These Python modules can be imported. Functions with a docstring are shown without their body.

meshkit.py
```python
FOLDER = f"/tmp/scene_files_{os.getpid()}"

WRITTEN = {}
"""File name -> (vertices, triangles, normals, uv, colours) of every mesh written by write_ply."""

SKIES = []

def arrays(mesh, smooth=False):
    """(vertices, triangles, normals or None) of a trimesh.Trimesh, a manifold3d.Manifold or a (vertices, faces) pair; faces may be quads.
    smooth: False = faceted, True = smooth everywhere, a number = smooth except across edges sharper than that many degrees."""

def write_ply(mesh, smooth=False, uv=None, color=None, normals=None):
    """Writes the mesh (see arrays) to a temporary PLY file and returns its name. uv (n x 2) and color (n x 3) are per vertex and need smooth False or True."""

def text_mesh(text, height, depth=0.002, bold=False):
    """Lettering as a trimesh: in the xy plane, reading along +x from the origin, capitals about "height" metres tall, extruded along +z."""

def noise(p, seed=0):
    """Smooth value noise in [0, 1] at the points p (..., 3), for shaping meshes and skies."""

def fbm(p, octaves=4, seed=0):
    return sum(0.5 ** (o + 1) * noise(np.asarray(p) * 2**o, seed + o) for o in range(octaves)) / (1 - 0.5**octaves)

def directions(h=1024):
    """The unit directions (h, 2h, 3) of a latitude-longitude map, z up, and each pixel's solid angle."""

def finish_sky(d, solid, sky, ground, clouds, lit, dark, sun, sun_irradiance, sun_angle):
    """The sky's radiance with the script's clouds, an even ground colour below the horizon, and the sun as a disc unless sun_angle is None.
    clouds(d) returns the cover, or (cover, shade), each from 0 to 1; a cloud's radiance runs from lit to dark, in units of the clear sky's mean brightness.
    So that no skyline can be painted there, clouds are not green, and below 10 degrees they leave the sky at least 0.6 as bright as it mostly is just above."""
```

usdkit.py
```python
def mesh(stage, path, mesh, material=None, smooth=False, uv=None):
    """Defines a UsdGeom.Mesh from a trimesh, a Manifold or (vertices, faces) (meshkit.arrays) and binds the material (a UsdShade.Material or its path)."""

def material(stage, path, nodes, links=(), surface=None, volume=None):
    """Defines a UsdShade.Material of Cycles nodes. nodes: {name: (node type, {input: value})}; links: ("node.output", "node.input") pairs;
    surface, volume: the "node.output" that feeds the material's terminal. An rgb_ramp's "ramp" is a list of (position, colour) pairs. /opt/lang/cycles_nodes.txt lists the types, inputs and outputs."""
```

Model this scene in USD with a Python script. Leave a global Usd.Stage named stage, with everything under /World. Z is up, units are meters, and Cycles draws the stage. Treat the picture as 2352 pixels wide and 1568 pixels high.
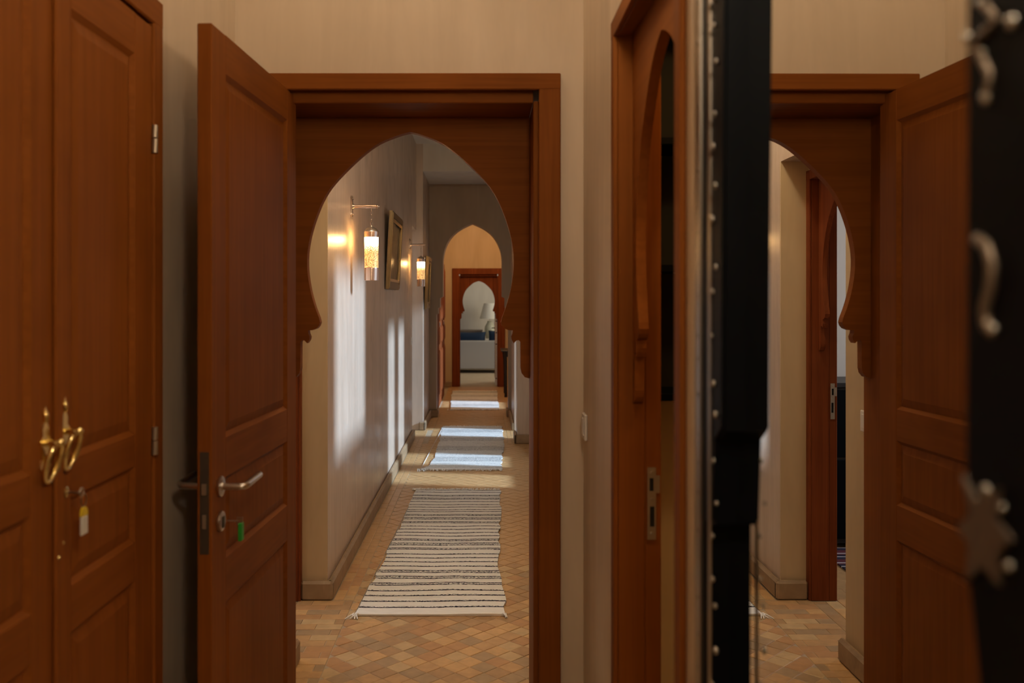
import math, random
import numpy as np, trimesh, usdkit, meshkit
from pxr import Usd, UsdGeom, UsdLux, UsdShade, Gf, Sdf, Vt
from shapely.geometry import Polygon, box as sbox
from shapely import affinity
from shapely.ops import unary_union

stage = Usd.Stage.CreateInMemory()
UsdGeom.SetStageUpAxis(stage, UsdGeom.Tokens.z)
UsdGeom.SetStageMetersPerUnit(stage, 1.0)
world = UsdGeom.Xform.Define(stage, '/World')
stage.SetDefaultPrim(world.GetPrim())
rng = random.Random(7)

# ------------------------------------------------------------------ camera
FPX = 2105.0
cam = UsdGeom.Camera.Define(stage, '/World/camera')
cam.CreateHorizontalApertureAttr(36.0)
cam.CreateFocalLengthAttr(36.0 * FPX / 2352)
cam.CreateHorizontalApertureOffsetAttr(62 * 36.0 / 2352)
cam.CreateVerticalApertureOffsetAttr(-96 * 36.0 / 2352)
cam.CreateFStopAttr(3.1)
cam.CreateFocusDistanceAttr(4.8)
cam.CreateClippingRangeAttr(Gf.Vec2f(0.05, 200))
cam.AddTranslateOp().Set(Gf.Vec3d(0, 0, 1.5))
cam.AddRotateXOp().Set(90.0)
cam.CreateExposureAttr(0.0)

# ------------------------------------------------------------------ light
def aim(light, pos, direction):
    d = np.array(direction, float); d /= np.linalg.norm(d)
    zx = -d
    up = np.array([0, 0, 1.0]) if abs(zx[2]) < 0.99 else np.array([0, 1.0, 0])
    xx = np.cross(up, zx); xx /= np.linalg.norm(xx)
    yx = np.cross(zx, xx)
    m = Gf.Matrix4d(*xx, 0, *yx, 0, *zx, 0, *map(float, pos), 1)
    light.AddTransformOp().Set(m)

def rgb(c): return Gf.Vec3f(*c)
WARM = (1.0, 0.82, 0.61)
def sphere_light(name, pos, radius, power, color):
    l = UsdLux.SphereLight.Define(stage, '/World/' + name)
    l.CreateRadiusAttr(radius); l.CreateIntensityAttr(power); l.CreateColorAttr(rgb(color)); l.CreateNormalizeAttr(True)
    l.AddTranslateOp().Set(Gf.Vec3d(*pos)); return l
def rect_light(name, pos, direction, w, h, power, color):
    l = UsdLux.RectLight.Define(stage, '/World/' + name)
    l.CreateWidthAttr(w); l.CreateHeightAttr(h); l.CreateIntensityAttr(power); l.CreateColorAttr(rgb(color)); l.CreateNormalizeAttr(True)
    aim(l, pos, direction); return l

sphere_light('foyer_lamp_light', (-0.38, 2.72, 3.2), 0.06, 2.2, WARM)
sphere_light('foyer_lamp_light_001', (0.20, 1.80, 2.36), 0.07, 1.8, WARM)  # added fill with no visible lamp, brightens the arch panel
sphere_light('foyer_lamp_light_002', (0.25, 0.2, 2.28), 0.12, 9.6, WARM)  # added unseen fill near the camera, lifts the front wall and panel
sphere_light('corridor_lamp_light', (-0.30, 4.15, 3.12), 0.08, 12.5, (1.0, 0.86, 0.64))
sphere_light('arch_room_lamp_light', (-0.05, 13.9, 2.75), 0.08, 12, (1.0, 0.66, 0.36))
sphere_light('side_room_lamp_light', (0.95, 1.9, 2.6), 0.08, 5, (1.0, 0.6, 0.22))
sun = UsdLux.DistantLight.Define(stage, '/World/daylight')
sun.CreateAngleAttr(7.0); sun.CreateIntensityAttr(155); sun.CreateColorAttr(rgb((0.52, 0.73, 1.0)))
aim(sun, (6, 5, 6), (-1, 0.18, -0.52))
dome = UsdLux.DomeLight.Define(stage, '/World/sky'); dome.CreateIntensityAttr(0.24); dome.CreateColorAttr(rgb((0.80, 0.87, 1.0)))
rect_light('living_room_window_light', (2.3, 18.5, 1.7), (-1, 0.1, -0.1), 1.6, 1.6, 14, (1.0, 0.91, 0.74))
rect_light('bedroom_window_light', (-3.15, 4.9, 1.6), (1, 0, -0.1), 1.2, 1.4, 11, (0.84, 0.86, 1.0))

# ------------------------------------------------------------------ materials
def mat(name, nodes, links, surface='p.BSDF'):
    return usdkit.material(stage, '/World/Looks/' + name, nodes, links, surface=surface)

def plain(name, color, rough=0.5, metal=0.0, spec=0.5, coat=0.0):
    return mat(name, {'p': ('principled_bsdf', {'base_color': color, 'roughness': rough, 'metallic': metal, 'specular_ior_level': spec, 'coat_weight': coat})}, [])

def wood(name, scale, c1, c2, rough=0.54):
    return mat(name, {
        'g': ('geometry', {}), 'm': ('mapping', {'scale': scale}),
        'n': ('noise_texture', {'scale': 1.0, 'detail': 5.0, 'roughness': 0.6, 'distortion': 0.6}),
        'r': ('rgb_ramp', {'ramp': [(0.0, c1), (0.38, c1), (0.62, c2), (1.0, c2)]}),
        'n2': ('noise_texture', {'scale': 3.2, 'detail': 3.0}),
        'x': ('mix_color', {'blend_type': 'multiply', 'fac': 0.55}),
        'r2': ('rgb_ramp', {'ramp': [(0.25, (0.72, 0.68, 0.64)), (0.7, (1.12, 1.12, 1.12))]}),
        'b': ('bump', {'strength': 0.12, 'distance': 0.002}),
        'p': ('principled_bsdf', {'roughness': rough, 'specular_ior_level': 0.08, 'specular_tint': (1.0, 0.78, 0.55)})},
        [('g.position', 'm.vector'), ('m.vector', 'n.vector'), ('n.fac', 'r.fac'), ('g.position', 'n2.vector'), ('n2.fac', 'r2.fac'),
         ('r.color', 'x.a'), ('r2.color', 'x.b'), ('x.result', 'p.base_color'), ('n.fac', 'b.height'), ('b.normal', 'p.normal')])

WD, WL = (0.205, 0.062, 0.0105), (0.240, 0.075, 0.0135)
wood_z = wood('cedar_upright', (42, 42, 1.3), WD, WL)
wood_x = wood('cedar_across', (1.3, 42, 42), WD, WL)
wood_y = wood('cedar_along', (42, 1.3, 42), WD, WL)
wood_far = wood('cedar_red', (42, 42, 1.3), (0.165, 0.040, 0.012), (0.22, 0.058, 0.018))

def plaster(name, c1, c2, rough, streak=(3.0, 3.0, 0.5), coat=0.0, bump=0.08):
    return mat(name, {
        'g': ('geometry', {}), 'm': ('mapping', {'scale': streak}),
        'n': ('noise_texture', {'scale': 2.4, 'detail': 6.0, 'roughness': 0.62, 'distortion': 0.4}),
        'r': ('rgb_ramp', {'ramp': [(0.3, c1), (0.7, c2)]}),
        'n2': ('noise_texture', {'scale': 3.0, 'detail': 4.0, 'roughness': 0.6}),
        'rr': ('map_range', {'from_min': 0.3, 'from_max': 0.7, 'to_min': rough * 0.85, 'to_max': rough * 1.2}),
        'b': ('bump', {'strength': bump, 'distance': 0.01}),
        'p': ('principled_bsdf', {'specular_ior_level': 0.5, 'coat_weight': coat, 'coat_roughness': 0.28})},
        [('g.position', 'm.vector'), ('m.vector', 'n.vector'), ('n.fac', 'r.fac'), ('g.position', 'n2.vector'), ('n2.fac', 'rr.value'),
         ('rr.result', 'p.roughness'), ('r.color', 'p.base_color'), ('n2.fac', 'b.height'), ('b.normal', 'p.normal')])

pl_foyer = plaster('plaster_beige', (0.57, 0.455, 0.325), (0.67, 0.545, 0.40), 0.55)
pl_hall = plaster('plaster_polished', (0.50, 0.375, 0.275), (0.61, 0.47, 0.355), 0.33, streak=(5, 5, 0.6), bump=0.12)
pl_arch = plaster('plaster_ochre', (0.50, 0.36, 0.20), (0.58, 0.43, 0.25), 0.6)
pl_taupe = plaster('plaster_taupe', (0.33, 0.235, 0.155), (0.40, 0.29, 0.195), 0.5)  # corridor plaster darkened in colour to stand in for shade on the arch wall
pl_white = plaster('plaster_white', (0.56, 0.505, 0.425), (0.62, 0.565, 0.48), 0.6)
pl_ceil = plaster('plaster_ceiling', (0.62, 0.57, 0.50), (0.68, 0.63, 0.56), 0.8)
base_m = plaster('baseboard_clay', (0.26, 0.165, 0.085), (0.36, 0.24, 0.135), 0.45, streak=(6, 6, 6))
grout = plaster('grout', (0.40, 0.31, 0.20), (0.48, 0.375, 0.25), 0.7, streak=(8, 8, 8))

TILE_COL = [tuple(min(1, a * b) for a, b in zip(c, (1.70, 1.60, 1.30))) for c in [(0.330, 0.205, 0.105), (0.265, 0.165, 0.088), (0.380, 0.240, 0.120), (0.300, 0.170, 0.085), (0.245, 0.170, 0.105), (0.350, 0.250, 0.145)]]
def tile_mat(name, c):
    d = tuple(x * 0.80 for x in c)
    return mat(name, {'g': ('geometry', {}), 'n': ('noise_texture', {'scale': 22.0, 'detail': 5.0}),
                      'r': ('rgb_ramp', {'ramp': [(0.3, d), (0.7, c)]}), 'b': ('bump', {'strength': 0.15, 'distance': 0.004}),
                      'p': ('principled_bsdf', {'roughness': 0.42})},
               [('g.position', 'n.vector'), ('n.fac', 'r.fac'), ('r.color', 'p.base_color'), ('n.fac', 'b.height'), ('b.normal', 'p.normal')])
tile_ms = [tile_mat('clay_tile_%s' % s, c) for s, c in zip(('amber', 'umber', 'honey', 'rust', 'ash', 'sand'), TILE_COL)]
tile_all = mat('clay_tile_mixed', {'g': ('geometry', {}), 'n': ('noise_texture', {'scale': 22.0, 'detail': 4.0}),
    'r': ('rgb_ramp', {'ramp': [(i / 6 + 0.001, c) for i, c in enumerate(TILE_COL)], 'interpolate': False}),
    'v': ('rgb_ramp', {'ramp': [(0.3, (0.8, 0.8, 0.8)), (0.7, (1, 1, 1))]}),
    'x': ('mix_color', {'blend_type': 'multiply', 'fac': 1.0}), 'p': ('principled_bsdf', {'roughness': 0.42})},
    [('g.random_per_island', 'r.fac'), ('g.position', 'n.vector'), ('n.fac', 'v.fac'), ('r.color', 'x.a'), ('v.color', 'x.b'), ('x.result', 'p.base_color')])

steel = plain('brushed_steel', (0.62, 0.58, 0.53), 0.28, 1.0)
dark_steel = plain('dull_lock_steel', (0.10, 0.085, 0.065), 0.5, 0.7)
strike_m = plain('strike_steel', (0.42, 0.36, 0.28), 0.45, 0.85)
brass = plain('polished_brass', (0.90, 0.74, 0.34), 0.16, 1.0)
silver = plain('aged_silver', (0.70, 0.66, 0.60), 0.22, 1.0)
tin = plain('hammered_tin', (0.40, 0.34, 0.27), 0.36, 1.0)
tin_dark = plain('tarnished_tin', (0.17, 0.13, 0.095), 0.5, 0.8)
stud_m = plain('stud_silver', (0.46, 0.44, 0.39), 0.3, 1.0)
black_lac = plain('black_lacquer', (0.0022, 0.0030, 0.0042), 0.5, 0, 0.07)
black_wood = plain('black_wood', (0.012, 0.010, 0.009), 0.45)
black_hole = plain('dark_recess', (0.006, 0.005, 0.004), 0.8)
mirror_m = plain('mirror_glass', (0.80, 0.80, 0.78), 0.0, 1.0)
white_pl = plain('white_plastic', (0.72, 0.69, 0.64), 0.35)
green_pl = plain('green_plastic', (0.02, 0.30, 0.035), 0.4)
yellow_pl = plain('yellow_plastic', (0.70, 0.52, 0.02), 0.4)
tag_pl = plain('grey_tag_plastic', (0.62, 0.62, 0.58), 0.4)
copper = plain('pale_copper', (0.80, 0.60, 0.47), 0.25, 1.0)
bronze = plain('antique_bronze', (0.46, 0.37, 0.30), 0.35, 0.95)
gilt = plain('gilt_frame', (0.20, 0.14, 0.07), 0.34, 0.75)
gilt_b = plain('gilt_bright', (0.78, 0.58, 0.28), 0.22, 1.0)
dark_frame = plain('dark_frame_side', (0.045, 0.028, 0.015), 0.5)
fabric_grey = plain('sofa_grey', (0.36, 0.335, 0.30), 0.9)
fabric_blue = plain('cushion_blue', (0.002, 0.015, 0.042), 0.85)
shade_m = mat('lamp_shade_linen', {'p': ('principled_bsdf', {'base_color': (0.80, 0.77, 0.70), 'roughness': 0.9}), 't': ('translucent_bsdf', {'color': (0.8, 0.76, 0.66)}), 'm': ('mix_closure', {'fac': 0.3})},
              [('p.BSDF', 'm.closure1'), ('t.BSDF', 'm.closure2')], 'm.closure')
ceramic = plain('cream_ceramic', (0.44, 0.42, 0.31), 0.3)
canvas_m = mat('dark_painting', {'g': ('geometry', {}), 'n': ('noise_texture', {'scale': 7.0, 'detail': 4.0, 'distortion': 1.2}),
    'r': ('rgb_ramp', {'ramp': [(0.3, (0.012, 0.010, 0.007)), (0.5, (0.05, 0.035, 0.018)), (0.62, (0.16, 0.12, 0.06)), (0.75, (0.06, 0.05, 0.03))]}), 'p': ('principled_bsdf', {'roughness': 0.3})},
    [('g.position', 'n.vector'), ('n.fac', 'r.fac'), ('r.color', 'p.base_color')])
# pierced lantern wall: lit by the bulb inside, brightest beside it
lantern_m = mat('pierced_lantern', {
    'tc': ('texture_coordinate', {}), 's': ('separate_xyz', {}),
    'g': ('map_range', {'from_min': -0.290, 'from_max': -0.200, 'to_min': 0.0, 'to_max': 1.0, 'clamp': True}),
    'pw': ('math', {'math_type': 'power', 'value2': 3.5}),
    'v': ('voronoi_texture', {'scale': 215.0}),
    'c': ('rgb_ramp', {'ramp': [(0.0, (1, 1, 1)), (0.42, (1, 1, 1)), (0.52, (0.06, 0.035, 0.012)), (1.0, (0.06, 0.035, 0.012))]}),
    'bw': ('rgb_to_bw', {}), 'mx': ('math', {'math_type': 'maximum'}),
    'bb': ('math', {'math_type': 'multiply_add', 'value2': 85.0, 'value3': 1.7}),
    'e': ('math', {'math_type': 'multiply'}),
    'p': ('principled_bsdf', {'base_color': (0.80, 0.52, 0.20), 'metallic': 0.8, 'roughness': 0.3, 'emission_color': (1.0, 0.56, 0.20)})},
    [('tc.object', 's.vector'), ('s.z', 'g.value'), ('g.result', 'pw.value1'), ('tc.object', 'v.vector'), ('v.distance', 'c.fac'), ('c.color', 'bw.color'),
     ('bw.val', 'mx.value1'), ('pw.value', 'mx.value2'), ('pw.value', 'bb.value1'), ('mx.value', 'e.value1'), ('bb.value', 'e.value2'), ('e.value', 'p.emission_strength')])

# ------------------------------------------------------------------ mesh helpers
cat = trimesh.util.concatenate
def bx(x0, x1, y0, y1, z0, z1):
    m = trimesh.creation.box([x1 - x0, y1 - y0, z1 - z0]); m.apply_translation([(x0 + x1) / 2, (y0 + y1) / 2, (z0 + z1) / 2]); return m
def bev(x0, x1, y0, y1, z0, z1, b=0.002):
    """box with chamfered edges"""
    pts = []
    for sx in (0, 1):
        for sy in (0, 1):
            for sz in (0, 1):
                X, Y, Z = (x0, x1)[sx], (y0, y1)[sy], (z0, z1)[sz]
                dx, dy, dz = (b, -b)[sx], (b, -b)[sy], (b, -b)[sz]
                pts += [(X, Y + dy, Z + dz), (X + dx, Y, Z + dz), (X + dx, Y + dy, Z)]
    return trimesh.convex.convex_hull(np.array(pts))
def ext(poly, h):
    return cat([trimesh.creation.extrude_polygon(g, h, engine='earcut') for g in getattr(poly, 'geoms', [poly])])
def prism_y(poly, y0, y1):
    """polygon in (x, z) extruded along y"""
    m = ext(poly, y1 - y0); v = m.vertices.copy()
    m2 = trimesh.Trimesh(np.stack([v[:, 0], y1 - v[:, 2], v[:, 1]], 1), m.faces, process=False); return m2
def prism_x(poly, x0, x1):
    """polygon in (y, z) extruded along x"""
    m = ext(poly, x1 - x0); v = m.vertices.copy()
    return trimesh.Trimesh(np.stack([v[:, 2] + x0, v[:, 0], v[:, 1]], 1), m.faces, process=False)
def prism_z(poly, z0, z1):
    m = ext(poly, z1 - z0); m.apply_translation([0, 0, z0]); return m
def lathe(profile, seg=32, at=(0, 0, 0)):
    m = trimesh.creation.revolve(np.array(profile, float), sections=seg); m.apply_translation(at); return m
def tube(path, r, seg=10, closed=False):
    p = np.array(path, float); n = len(p)
    R = np.broadcast_to(np.asarray(r, float), (n,))
    if closed: t = np.roll(p, -1, 0) - np.roll(p, 1, 0)
    else: t = np.gradient(p, axis=0)
    t /= np.maximum(np.linalg.norm(t, axis=1, keepdims=True), 1e-12)
    ref = np.array([0, 0, 1.0]) if abs(t[0][2]) < 0.9 else np.array([1.0, 0, 0])
    u = np.cross(t[0], ref); u /= np.linalg.norm(u); vs = []
    for i in range(n):
        u = u - t[i] * (u @ t[i]); u /= np.linalg.norm(u); w = np.cross(t[i], u)
        for k in range(seg):
            a = 2 * math.pi * k / seg; vs.append(p[i] + R[i] * (math.cos(a) * u + math.sin(a) * w))
    f = []
    for i in range(n if closed else n - 1):
        j = (i + 1) % n
        for k in range(seg):
            k2 = (k + 1) % seg
            f += [(i * seg + k, i * seg + k2, j * seg + k2), (i * seg + k, j * seg + k2, j * seg + k)]
    if not closed:
        vs += [p[0], p[-1]]
        for k in range(seg):
            k2 = (k + 1) % seg
            f += [(len(vs) - 2, k2, k), (len(vs) - 1, (n - 1) * seg + k, (n - 1) * seg + k2)]
    m = trimesh.Trimesh(np.array(vs), np.array(f), process=False); m.fix_normals(); return m
def sph(c, r, sub=2, squash=(1, 1, 1)):
    m = trimesh.creation.icosphere(sub, r); m.apply_scale(squash); m.apply_translation(c); return m
def rod(a, b, r, seg=14):
    return tube([a, b], r, seg)
def turn(m, deg, axis, at=(0, 0, 0)):
    m = m.copy(); m.apply_transform(trimesh.transformations.rotation_matrix(math.radians(deg), axis, at)); return m

used = set()
def numbered(parent, name):
    n, k = name, 0
    while parent + '/' + n in used:
        k += 1; n = '%s_%03d' % (name, k)
    used.add(parent + '/' + n); return parent + '/' + n
def path_of(p): return '/World' if p is None else str(p.GetPath())
def data(prim, **kw):
    for k, v in kw.items():
        if v: prim.SetCustomDataByKey(k, v)
    return prim
def obj(name, mesh, material, parent=None, smooth=False, label=None, **kw):
    pr = usdkit.mesh(stage, numbered(path_of(parent), name), mesh, material, smooth=smooth).GetPrim()
    return data(pr, label=label, **kw)
def thing(name, label, category, loc=(0, 0, 0), rotz=0.0, **kw):
    x = UsdGeom.Xform.Define(stage, numbered('/World', name))
    x.AddTranslateOp().Set(Gf.Vec3d(*loc)); x.AddRotateZOp().Set(float(rotz))
    return data(x.GetPrim(), label=label, category=category, **kw)
def part(name, parent, label=None):
    return data(UsdGeom.Xform.Define(stage, numbered(path_of(parent), name)).GetPrim(), label=label)
def dup(src, loc, rotz, label, **kw):
    r = thing(src.GetName().rstrip('0123456789_') if src.GetName()[-1].isdigit() else src.GetName(), label, src.GetCustomDataByKey('category'), loc, rotz, **kw)
    r.GetReferences().AddInternalReference(src.GetPath()); r.SetInstanceable(True)
    return r
def struct(name, mesh, material, label, category='wall', smooth=False):
    return obj(name, mesh, material, None, smooth, label, category=category, kind='structure')
def sthing(name, label, category, loc=(0, 0, 0), rotz=0.0):
    return thing(name, label, category, loc, rotz, kind='structure')

# ------------------------------------------------------------------ the horseshoe arch outline of the wooden frames
_A = [(0, 303), (14, 306), (38, 314), (67, 326), (106, 353), (146, 390), (190, 442), (214, 493), (229, 543), (236, 597), (233, 641), (224, 685), (209, 729), (206.5, 740),
      (209, 748), (214, 754), (224, 758), (234, 758.6), (233, 766), (230, 773), (231, 780), (236, 788), (242, 782), (247, 781), (251, 785), (251.5, 846), (254, 857), (261, 866), (272, 869)]
def arch_half():
    a = np.array(_A)
    from scipy.interpolate import CubicSpline
    n = 13; t = np.concatenate([[0], np.cumsum(np.hypot(*np.diff(a[:n], axis=0).T))])
    cs = CubicSpline(t, a[:n]); fine = cs(np.linspace(0, t[-1], 44))
    a = np.vstack([fine, a[n:]])
    return np.stack([a[:, 0] / 272.0, 1.5 + (688 - a[:, 1]) / 629.5], 1)      # half width 1, heights in metres
ARCH = arch_half()
def arch_panel(cx, half, ztop, zmap=None):
    """wooden panel with the horseshoe opening cut out, as a polygon in (across, up)"""
    dx, z = ARCH[:, 0] * half, ARCH[:, 1].copy()
    if zmap: (a0, b0), (a1, b1) = zmap; z = b0 + (z - a0) * (b1 - b0) / (a1 - a0)
    right = list(zip(cx + dx, z)); left = list(zip(cx - dx, z))
    return Polygon([(cx - half, ztop), (cx + half, ztop)] + right[::-1] + left[1:])

def ring(cx, half, ztop, w):
    """three-sided casing, as a polygon: outside half-width half, width w"""
    return sbox(cx - half, 0, cx + half, ztop).difference(sbox(cx - half + w, -1, cx + half - w, ztop - w))

# ------------------------------------------------------------------ the room shell
FW, FB = 3.064, 3.39                                                             # main wall, front and back
CX, HALF = -0.272, 0.4355                                                        # main doorway
wf = sbox(-1.3, 0, 1.9, 3.4).difference(sbox(CX - HALF - 0.0125, -1, CX + HALF + 0.041, 2.214))
struct('wall_front', prism_y(wf, FW, FB), pl_foyer, 'beige plaster wall pierced by the arched wooden doorway')
LX = -0.8355
wl = sbox(-1.6, 0, FW, 3.4).difference(sbox(1.16, -1, 2.29, 2.22))
struct('wall_left', prism_x(wl, LX - 0.12, LX), pl_foyer, 'beige plaster wall on the left holding the double closet')
RX = 0.329
R0, R1 = 1.5375, 2.263
wr = sbox(1.44, 0, FW, 3.4).difference(sbox(R0 - 0.02, -1, R1 + 0.02, 2.19))
struct('wall_right', cat([prism_x(wr, RX, RX + 0.108), bx(0.40, 0.52, -1.6, 1.44, 0, 3.4)]), pl_foyer, 'beige plaster wall on the right behind the mirror')
struct('wall_back', bx(LX - 0.12, RX + 0.108, -1.72, -1.6, 0, 3.4), pl_foyer, 'beige plaster wall closing the foyer')
struct('ceiling', bx(-1.3, 1.9, -1.72, FB, 3.4, 3.5), pl_ceil, 'pale plaster ceiling over the foyer', 'ceiling')
HX = -0.7916
hl = sbox(FB, 0, 9.95, 3.295).union(sbox(9.95, 2.3, 10.56, 3.295)).difference(sbox(0, -1, 4.618, 2.195))
struct('wall_hall_left', prism_x(hl, -0.93, HX), pl_hall, 'polished plaster corridor wall carrying sconces and a picture')
struct('wall_alcove_end', bx(-0.93, HX - 0.0005, 4.603, 4.6178, 0, 2.1948), pl_arch, 'end face of the corridor wall beside the arched doorway, warmer light put into its yellow plaster')  # same corridor wall; the yellower plaster colour stands in for warmer light
HR = 0.56
WIN = [(4.55, 5.80, 1.36, 2.48), (7.20, 7.78, 0.16, 2.06), (8.08, 8.72, 0.16, 2.06)]
hr = sbox(FB, 0, 9.57, 3.295)
for a, b, c, d in WIN: hr = hr.difference(sbox(a, c, b, d))
struct('wall_hall_right', prism_x(hr, HR, HR + 0.2), pl_hall, 'polished corridor wall with courtyard windows on the right')
pr2 = sbox(9.57, 0, 11.75, 3.295).difference(sbox(9.88, -1, 10.5, 2.1))
struct('wall_pier_right', cat([prism_x(pr2, 0.336, 0.60)]), pl_hall, 'projecting plaster pier wall at the right end of corridor')
struct('wall_pier_left', bx(-1.3, -0.715, 10.56, 11.75, 0, 3.295), pl_hall, 'projecting plaster pier carrying the far picture')
struct('wall_recess_left', bx(-1.75, -1.70, 9.7, 10.8, 0, 3.0), pl_hall, 'plaster wall at the back of the left corridor recess')
struct('ceiling_hall', bx(-1.3, 0.76, FB, 10.56, 3.295, 3.4), pl_ceil, 'pale plaster ceiling over the corridor', 'ceiling')
struct('ceiling_drop', bx(-0.715, 0.336, 10.56, 11.75, 2.98, 3.4), pl_ceil, 'lowered ceiling before the plaster arch', 'ceiling')
# plaster arch
AX, AY = -0.162, 11.75
def pointed(cx, half, half_low, apex, spring, impost):
    r = []
    for t in np.linspace(0, 1, 26):
        a = t * math.pi / 2
        r.append((half * math.cos(a) ** 0.92, spring + (apex - spring) * (math.sin(a) * 0.90 + 0.10 * t ** 6)))
    side = [(half_low, -1), (half_low, impost - 0.21), (half_low - 0.022, impost - 0.20), (half_low - 0.022, impost - 0.13), (half_low - 0.046, impost - 0.12), (half_low - 0.046, impost), (half, impost + 0.02)] + r
    return Polygon([(cx + x, z) for x, z in side] + [(cx - x, z) for x, z in side[::-1]])
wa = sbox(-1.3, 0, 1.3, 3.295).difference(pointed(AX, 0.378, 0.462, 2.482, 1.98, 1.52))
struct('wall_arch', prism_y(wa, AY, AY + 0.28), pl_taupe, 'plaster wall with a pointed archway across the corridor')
# room behind the arch
struct('wall_room_left', bx(-0.86, -0.735, 12.03, 15.8, 0, 3.2), pl_arch, 'ochre plaster wall behind the carved closet')
wrr = sbox(12.03, 0, 15.8, 3.2).difference(sbox(12.5, 0.14, 13.35, 2.1))
struct('wall_room_right', prism_x(wrr, 0.62, 0.75), pl_arch, 'ochre plaster wall on the right of the arch room')
DX, DY, DH = -0.110, 15.8, 0.325
wd = sbox(-0.86, 0, 0.75, 3.2).difference(sbox(DX - DH - 0.02, -1, DX + DH + 0.02, 1.99))
struct('wall_room_far', prism_y(wd, DY, DY + 0.22), pl_arch, 'warm ochre wall around the farthest doorway')
struct('ceiling_room', bx(-0.86, 0.75, 12.03, 16.02, 3.2, 3.3), pl_ceil, 'ceiling over the room behind the arch', 'ceiling')
# living room
struct('wall_living_back', bx(-2.2, 2.6, 20.6, 20.7, 0, 3), pl_white, 'pale grey wall behind the sofa lamp')
struct('wall_living_left', bx(-2.3, -2.2, 16.02, 20.7, 0, 3), pl_white, 'pale grey left wall of the living room')
lw = sbox(16.02, 0, 20.7, 3)
struct('wall_living_right', prism_x(lw, 2.6, 2.7), pl_white, 'pale grey right wall of the living room')
struct('ceiling_living', bx(-2.3, 2.7, 16.02, 20.7, 3.0, 3.1), pl_ceil, 'ceiling over the living room', 'ceiling')
# alcove with a second doorway on the left, seen in the mirror
L0, L1 = 3.865, 4.557
struct('wall_alcove', cat([bx(-1.06, -0.80, FB, L0 - 0.058, 0, 2.194), bx(-1.06, -0.93, L0 - 0.058, L0 - 0.02, 0, 2.194), bx(-1.06, -0.93, L1 + 0.02, 4.66, 0, 2.6), bx(-1.06, -0.93, FB, 4.66, 2.194, 2.6), bx(-1.06, -0.93, L0 - 0.02, L1 + 0.02, 2.13, 2.194)]), pl_arch, 'plaster wall strip beside the alcove doorway seen in the mirror')
struct('wall_bedroom', cat([bx(-3.3, -1.17, 6.1, 6.2, 0, 2.8), bx(-3.3, -3.2, 2.9, 6.2, 0, 2.8), bx(-3.3, -1.31, 2.9, 3.0, 0, 2.8), bx(-1.06, -0.99, 4.66, 6.2, 0, 2.8)]), pl_white, 'white bedroom wall behind the black chest')
struct('ceiling_bedroom', bx(-3.3, -1.0, 2.9, 6.2, 2.6, 2.8), pl_ceil, 'white bedroom ceiling', 'ceiling')
# side room behind the right doorway
struct('wall_side_room', cat([bx(1.75, 1.85, 0.4, FW, 0, 2.9), bx(RX + 0.108, 1.85, 0.3, 0.4, 0, 2.9)]), pl_arch, 'ochre walls of the little room through the right doorway')
struct('ceiling_side_room', bx(RX + 0.108, 1.85, 0.3, FW, 2.9, 3.0), pl_ceil, 'ceiling of the little side room', 'ceiling')

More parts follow.
